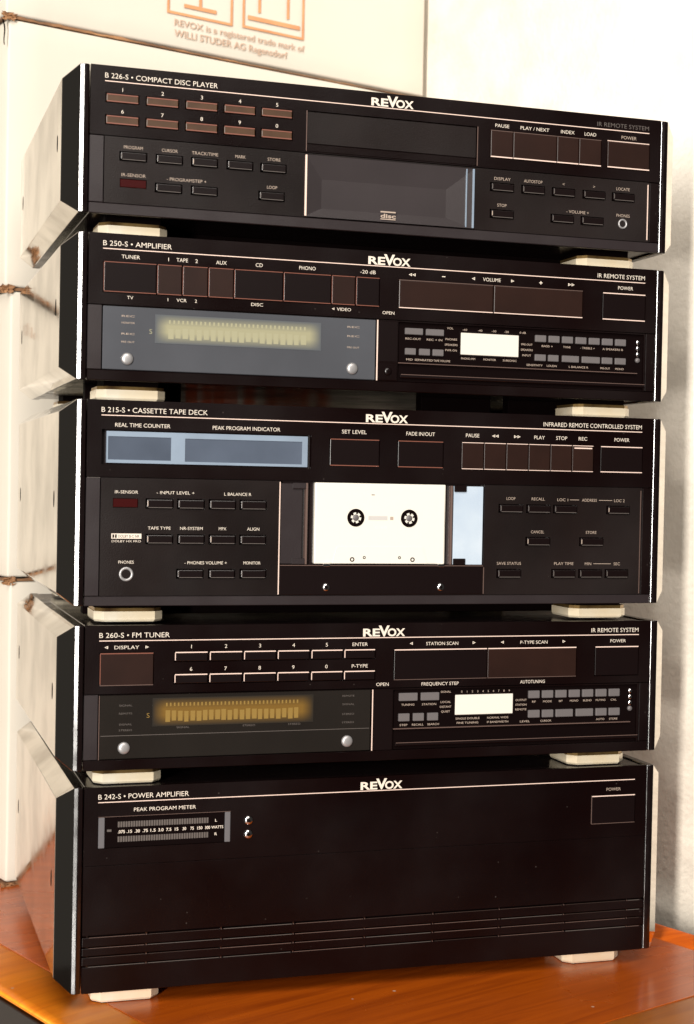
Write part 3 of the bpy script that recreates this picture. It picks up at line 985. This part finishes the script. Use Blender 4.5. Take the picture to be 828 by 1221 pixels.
for i, r in enumerate(top):
    u.button(r, m_btn_b if i < 6 else m_btn, 0.03, 0.04, 'tb', m_line if i == 6 else m_line, 0.035 if i < 6 else 0.055)
u.line(14.85, 16.3, 2.40, 0.09, m_line).location.y = -0.0006
for r in two:
    u.button(r, m_btn, 0.03, 0.04, 'tb', m_line_c, 0.05)
for r in left + right:
    u.pill(r)
for t, x, d in (('IR-SENSOR', -18.7, 6.25), ('- INPUT LEVEL +', -15.3, 6.25), ('L BALANCE R', -10.9, 6.28), ('TAPE TYPE', -16.4, 8.70), ('NR-SYSTEM', -14.15, 8.70), ('MPX', -11.95, 8.70), ('ALIGN', -9.75, 8.70),
                ('PHONES', -18.65, 11.05), ('- PHONES VOLUME +', -13.1, 11.08), ('MONITOR', -9.8, 11.08)):
    u.text(t, x, d, None, 0.22, m_print)
for t, x, d in (('LOOP', 9.8, 6.25), ('RECALL', 12.0, 6.25), ('LOC 1', 14.0, 6.28), ('ADDRESS', 16.2, 6.28), ('LOC 2', 18.7, 6.28), ('CANCEL', 12.0, 8.70), ('STORE', 16.4, 8.70),
                ('SAVE STATUS', 9.75, 11.05), ('PLAY TIME', 14.2, 11.05), ('MIN', 16.2, 11.06), ('SEC', 18.6, 11.06)):
    u.text(t, x, d, None, 0.22, m_print_d)
for a, b, d in ((14.6, 15.35, 6.28), (17.0, 18.1, 6.28), (16.65, 18.1, 11.06)):
    u.line(a, b, d, 0.035, m_print_d)
# noise reduction badge
bg_ = u.box('badge', -19.69, -17.63, -0.012, 0.02, 9.10, 9.45, m_print)
mesh_obj('badge_text', text_bm('DOLBY B-C NR', -18.5, u.z(9.28), -0.016, 1.45, 0.2, 0.004), m_gap, bg_)
u.box('badge_mark', -19.62, -19.50, -0.016, 0.0, 9.16, 9.40, m_gap, 0, bg_)
u.box('badge_mark', -19.44, -19.32, -0.016, 0.0, 9.16, 9.40, m_gap, 0, bg_)
u.text('DOLBY HX PRO', -18.66, 9.62, 2.0, 0.15)
u.box('infrared_sensor', ir[0], ir[2], 0.0, 0.3, ir[1], ir[3], m_red, 0.03)
u.jack(-18.63, 11.88, 0.50)
u.vline(-7.86, 5.36, 13.3, 0.07, m_line)
u.vline(7.74, 11.35, 13.3, 0.05, m_line_d)
u.vline(20.5, 5.5, 13.3, 0.05, m_line_d)
# cassette well
wl = u.box('well_back', -7.84, 7.72, 0.60, 0.72, 5.30, 13.38, m_gap)
u.box('chassis_plate', -7.80, -6.15, 0.12, 0.55, 5.45, 11.15, m_strip, 0.04)
for x in (-5.95, 5.05):
    u.box('guide_post', x, x + 0.16, 0.0, 0.6, 5.4, 11.18, m_line_d, 0.03)
for x in (-6.9, ):
    for d in (5.40, 10.75):
        u.box('hinge_block', x, x + 0.95, -0.04, 0.4, d, d + 0.42, m_strip, 0.04)
u.box('guide_plate', 5.34, 7.66, 0.16, 0.55, 5.42, 11.17, m_plate, 0.02)
for d in (5.36, 10.72):
    u.box('hinge_block', 5.36, 6.3, 0.02, 0.2, d, d + 0.48, m_btn, 0.04)
dr = u.box('well_door', -7.78, 7.66, -0.04, 0.45, 11.26, 13.34, m_btn, 0.05)
for x in (-4.35, 4.37):
    u.screw(x, 12.80, 0.30)
    u.box('door_clip', x - 0.25, x + 0.25, -0.14, 0.1, 11.12, 11.34, m_chrome, 0.04, dr)
u.box('door_lip', -7.78, 7.66, -0.07, 0.0, 11.22, 11.27, m_line_d, 0.0, dr)

# the cassette itself
rc = root('cassette', (deck.r.location.x / S - 0.295, deck.r.location.y / S + 0.05, deck.r.location.z / S + deck.z(11.14)), 'white compact cassette with two black hubs loaded in the tape deck', 'cassette')
cw, chh = 9.93, 5.80
bm = panel_holes(-cw / 2, cw / 2, 0, chh, [], 0.0, 0.5)
bmesh.ops.bevel(bm, geom=list(bm.edges), offset=0.08, segments=2, affect='EDGES', profile=0.5)
mesh_obj('shell', bm, m_white, rc)
bm = bmesh.new()
v = [bm.verts.new((x, y, zz)) for y in (-0.035, 0.02) for x, zz in ((-3.6, 0.05), (3.6, 0.05), (3.25, 1.25), (-3.25, 1.25))]
for f in ((0, 1, 2, 3), (4, 5, 6, 7), (0, 1, 5, 4), (1, 2, 6, 5), (2, 3, 7, 6), (3, 0, 4, 7)):
    bm.faces.new([v[i] for i in f])
mesh_obj('thick_edge', bm, m_white, rc)
for hx in (-1.90, 2.16):
    hz = 3.32
    bm = bmesh.new()
    lathe_y(bm, hx, hz, [(0.40, 0.02), (0.40, -0.05), (0.63, -0.05), (0.65, 0.02)], 30)
    hb = mesh_obj('hub_ring', bm, m_gap, rc, smooth=False)
    bm = bmesh.new()
    lathe_y(bm, hx, hz, [(0, -0.010), (0.45, -0.010), (0.45, 0.01)], 24)
    mesh_obj('hub_gear', bm, m_white, hb)
    bm = bmesh.new()
    lathe_y(bm, hx, hz, [(0, -0.06), (0.20, -0.055), (0.24, -0.02), (0.24, 0.01)], 14)
    mesh_obj('spindle', bm, m_btn_g, hb, smooth=True)
    for k in range(6):
        a = k * math.pi / 3 + 0.3
        bm = bmesh.new()
        lathe_y(bm, hx + 0.34 * math.cos(a), hz + 0.34 * math.sin(a), [(0, -0.045), (0.075, -0.04), (0.075, -0.005)], 8)
        mesh_obj('spindle_tooth', bm, m_gap, hb)
bm = box_bm(-0.95, 0.50, -0.008, 0.01, 3.16, 3.46)
mesh_obj('tape_window', bm, mat('tape_window_grey', (0.42, 0.40, 0.38), 0.4), rc)
bm = box_bm(0.7, 0.95, -0.006, 0.01, 3.18, 3.42)
mesh_obj('tape_window', bm, m_print_d, rc)
for hx, hz, rr in ((-2.13, 0.33, 0.17), (-1.22, 0.47, 0.11), (1.46, 0.47, 0.11), (2.46, 0.33, 0.17)):
    bm = bmesh.new()
    lathe_y(bm, hx, hz, [(rr, -0.02), (rr, -0.055), (rr * 0.55, -0.055), (rr * 0.55, -0.02)], 14)
    mesh_obj('guide_hole', bm, m_gap, rc)
bm = box_bm(-0.75, -0.5, -0.006, 0.01, 4.95, 5.0)
mesh_obj('side_mark', bm, m_gap, rc)
bm = text_bm('C 60', 0.0, 2.65, -0.004, 0.9, 0.16, 0.0)
mesh_obj('printed_text', bm, mat('print_pale_grey', (0.62, 0.59, 0.55), 0.6), rc)

# ---- tuner ---------------------------------------------------------------
u = Unit('radio_tuner', 27.15, 9.94, 0.078, 0.0, 'black radio tuner with glowing amber display strip, between the tape deck and the power amplifier', 'tuner')
num = [[x, 1.88, x + 2.30, 2.52] for x in (-15.25, -12.79, -10.34, -7.90, -5.42, -2.97)] + [[x, 3.42, x + 2.31, 4.06] for x in (-15.25, -12.79, -10.34, -7.90, -5.42, -2.97)]
dsp = [-20.42, 1.90, -16.75, 4.10]
sc_ = [[0.80, 1.93, 8.04, 4.12], [8.11, 1.93, 15.28, 4.12], [16.85, 1.93, 20.48, 4.12]]
fascia_common(u, 4.72, H(num, 0.06) + H([dsp]) + H(sc_), [(-20.43, 4.77, -0.84, 9.20, 0.0), (0.80, 4.84, 20.45, 9.2, 0.0)], m_fascia)
u.header('B 260-S • FM TUNER', 4.85, 'IR REMOTE SYSTEM', 3.95)
for r in num:
    u.button(r, m_btn, 0.05, 0.05, 'tl', m_line, 0.06)
u.button(dsp, m_btn_b, 0.03, 0.04, 'tl', m_line_c, 0.06)
u.box('edge_highlight', dsp[0], dsp[2], -0.035, 0.02, dsp[3] - 0.02, dsp[3] + 0.03, m_line_d)
for i, r in enumerate(sc_):
    u.button(r, m_btn if i != 1 else m_btn_b, 0.03, 0.04, 't', m_line, 0.06)
    if i < 2:
        u.box('edge_highlight', r[0], r[2], -0.035, 0.02, r[3] - 0.02, r[3] + 0.02, m_line_d)
for i, x in enumerate((-14.1, -11.65, -9.2, -6.75, -4.3)):
    u.text('12345'[i], x, 1.50, 0.18, 0.27)
    u.text('67890'[i], x, 3.06, 0.2, 0.27)
u.text('ENTER', -1.8, 1.50, 1.15, 0.26)
u.text('P-TYPE', -1.8, 3.06, 1.2, 0.26)
for t, x, d, w_ in (('DISPLAY', -18.6, 1.50, 1.7), ('STATION SCAN', 4.5, 1.52, 2.5), ('P-TYPE SCAN', 11.8, 1.52, 2.2), ('POWER', 18.75, 1.50, 1.3), ('FREQUENCY STEP', 4.4, 4.46, 2.9), ('AUTOTUNING', 11.75, 4.46, 2.0), ('OPEN', -0.05, 4.42, 0.95)):
    u.text(t, x, d, w_, 0.25)
for x, dr in ((-20.0, -1), (-17.2, 1), (2.1, -1), (7.0, 1), (9.25, -1), (14.25, 1)):
    u.tri(x, 1.5, dr, 1, 0.25)
u.display([-20.38, 4.80, -0.90, 9.18], m_glass_d, [-16.3, 5.15, -5.8, 6.75], m_vfd_a, m_vfd_ac, 22, [(-18.69, 8.43), (-2.65, 8.46)])
u.line(-20.3, -1.0, 7.57, 0.035, m_print_dd).location.y = 0.0001
for x, d in ((-18.6, 5.5), (-18.6, 6.05), (-18.6, 6.8), (-18.6, 7.2), (-14.6, 7.1), (-9.9, 7.1), (-6.6, 7.1), (-2.6, 5.2), (-2.6, 5.8), (-2.6, 6.5), (-2.6, 7.1)):
    mesh_obj('printed_text', text_bm(random.choice(('STEREO', 'REMOTE', 'SIGNAL')), x, u.z(d), 0.012, 0.9, 0.13, 0.0), m_print_dd, u.r)
u.vline(-20.42, 4.8, 9.2, 0.05, m_line_d)
u.vline(-0.78, 4.8, 9.2, 0.07, m_line, -0.03)
u.box('open_bay', -0.68, 0.76, 0.0, 0.34, 4.84, 9.2, m_btn, 0.03)
keys = [[1.27, 5.11, 2.70, 5.69], [2.96, 5.11, 4.38, 5.69], [1.26, 6.60, 2.11, 7.17], [2.38, 6.60, 3.22, 7.17], [3.49, 6.60, 4.33, 7.17]]
keys += [[x, 5.16, x + 0.90, 5.73] for x in (11.49, 12.60, 13.70, 14.80, 15.91, 17.02, 18.12)]
keys += [[a, 6.61, b, 7.18] for a, b in ((11.50, 12.43), (12.63, 13.54), (13.74, 15.15), (15.40, 16.83), (17.05, 17.96), (18.15, 19.06))]
tx = [('TUNING', 2.0, 5.98, 1.0), ('STATION', 3.65, 5.98, 1.1), ('STEP', 1.7, 7.45, 0.6), ('RECALL', 2.8, 7.45, 0.9), ('SEARCH', 4.0, 7.45, 0.9), ('SIGNAL', 4.95, 5.1, 0.8), ('LOCAL', 4.95, 5.85, 0.8), ('DISTANT', 4.95, 6.2, 0.9), ('QUIET', 4.95, 6.55, 0.7)]
tx += [(str(k), 6.2 + 0.42 * k, 5.12, 0.13) for k in range(10)]
tx += [('OUTPUT', 10.95, 5.85, 0.9), ('STATION', 10.95, 6.2, 0.9), ('REMOTE', 10.95, 6.55, 0.9), ('SINGLE DOUBLE', 6.7, 7.1, 1.9), ('NORMAL WIDE', 9.1, 7.1, 1.7), ('FINE TUNING', 6.7, 7.42, 1.7), ('IF BANDWIDTH', 9.1, 7.42, 1.7),
       ('RF', 12.0, 6.0, 0.3), ('MODE', 13.1, 6.0, 0.7), ('IF', 14.2, 6.0, 0.3), ('MONO', 15.3, 6.0, 0.7), ('BLEND', 16.4, 6.0, 0.7), ('MUTING', 17.5, 6.0, 0.8), ('CAL', 18.6, 6.0, 0.5), ('LEVEL', 11.3, 7.45, 0.8), ('CURSOR', 13.0, 7.45, 0.9), ('AUTO', 17.5, 7.45, 0.7), ('STORE', 18.6, 7.45, 0.7)]
u.keypad([0.80, 4.84, 20.45, 9.2], dict(keys=keys, lcd=[5.65, 5.34, 10.24, 6.81], texts=tx, ledge=(7.70, 8.81), slider=[19.6, 4.8, 20.3, 7.0]))

# ---- power amplifier ---------------------------------------------------------
u = Unit('power_amplifier', 16.0, 14.2, 0.255, 0.417, 'tall black power amplifier with peak meter and vent slots standing on the table', 'power amplifier')
pw = [16.87, 2.20, 20.52, 4.32]
mt_ = [-20.47, 2.08, -11.16, 4.24]
u.panel('upper_panel', -21.44, 21.44, 0.0, 5.40, H([pw]) + [(mt_[0], mt_[1], mt_[2], mt_[3], 0.0)], m_fascia)
u.box('lower_panel', -21.44, 21.44, 0.01, 0.36, 5.43, 10.22, m_fascia, 0.03)
u.box('vent_recess', -21.40, 21.40, 0.34, 0.41, 10.1, 12.7, m_gap)
sl = [10.30, 11.03, 11.66, 12.31]
for k in range(3):
    sb = u.box('vent_slat', -21.44, 21.44, 0.0, 0.30, sl[k] + 0.045, sl[k + 1] - 0.045, m_fascia, 0.035, seg=2)
u.box('bottom_rail', -21.44, 21.44, 0.0, 0.36, sl[3] + 0.07, 14.2, m_fascia, 0.05)
ribs = [-21.1, -17.01, -11.71, -6.44, -1.08, 4.19, 9.47, 14.74, 20.05, 21.2]
for x in ribs:
    u.box('vent_rib', x - 0.06, x + 0.06, 0.05, 0.35, 10.22, 12.4, m_gloss, 0.0)
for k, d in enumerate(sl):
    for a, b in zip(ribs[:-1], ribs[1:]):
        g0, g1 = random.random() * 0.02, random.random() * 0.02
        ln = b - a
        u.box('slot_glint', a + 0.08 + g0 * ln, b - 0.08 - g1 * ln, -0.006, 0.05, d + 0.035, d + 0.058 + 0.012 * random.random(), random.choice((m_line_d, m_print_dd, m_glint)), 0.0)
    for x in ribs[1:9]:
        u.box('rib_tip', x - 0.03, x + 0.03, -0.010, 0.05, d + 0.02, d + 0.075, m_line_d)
u.header('B 242-S • POWER AMPLIFIER', 6.3)
u.text('PEAK PROGRAM METER', -15.85, 1.62, 4.35, 0.27)
u.text('POWER', 18.7, 1.72, 1.2, 0.24, m_print_d)
u.button(pw, m_btn, 0.03, 0.04, 't', m_line, 0.055)
u.box('edge_highlight', pw[0], pw[2], -0.035, 0.02, pw[3] - 0.02, pw[3] + 0.02, m_line_d)
u.box('edge_highlight', pw[0] - 0.02, pw[0] + 0.02, -0.035, 0.02, pw[1], pw[3], m_line_d)
mw = u.box('meter_window', mt_[0] + 0.02, mt_[2] - 0.02, 0.10, 0.34, mt_[1] + 0.02, mt_[3] - 0.02, m_gap)
for a, b in ((-20.45, -20.02), (-11.58, -11.18)):
    u.box('meter_end', a, b, -0.03, 0.3, 2.10, 4.22, mat('meter_end_grey', (0.10, 0.095, 0.10), 0.35), 0.04, mw)
for d0, d1 in ((2.44, 2.82), (3.46, 3.84)):
    n = 36
    for k in range(n):
        x = -19.13 + 6.4 * k / n
        u.box('meter_segment', x + 0.02, x + 0.15, 0.05, 0.12, d0, d1, m_print_dd, 0.0, mw)
for k, t in enumerate(('.075', '.15', '.30', '.75', '1.5', '3.0', '7.5', '15', '30', '75', '150', '300')):
    mesh_obj('printed_text', text_bm(t, -18.85 + 6.05 * k / 11, u.z(3.14), 0.09, 0.115 * len(t) + 0.02, 0.22, 0.014), m_print, mw)
mesh_obj('printed_text', text_bm('WATTS', -12.1, u.z(3.14), 0.09, 0.85, 0.2, 0.01), m_print, mw)
mesh_obj('printed_text', text_bm('L', -12.2, u.z(2.66), 0.09, 0.12, 0.2, 0.01), m_print, mw)
mesh_obj('printed_text', text_bm('R', -12.2, u.z(3.62), 0.09, 0.14, 0.2, 0.01), m_print, mw)
u.box('meter_lamp', -19.85, -19.55, 0.05, 0.12, 2.95, 3.1, m_print_dd, 0, mw)
u.line(mt_[0], mt_[2], 2.06, 0.03, m_line_d)
for d in (2.76, 3.74):
    u.screw(-9.88, d, 0.33, m_chrome, name='indicator_lamp')
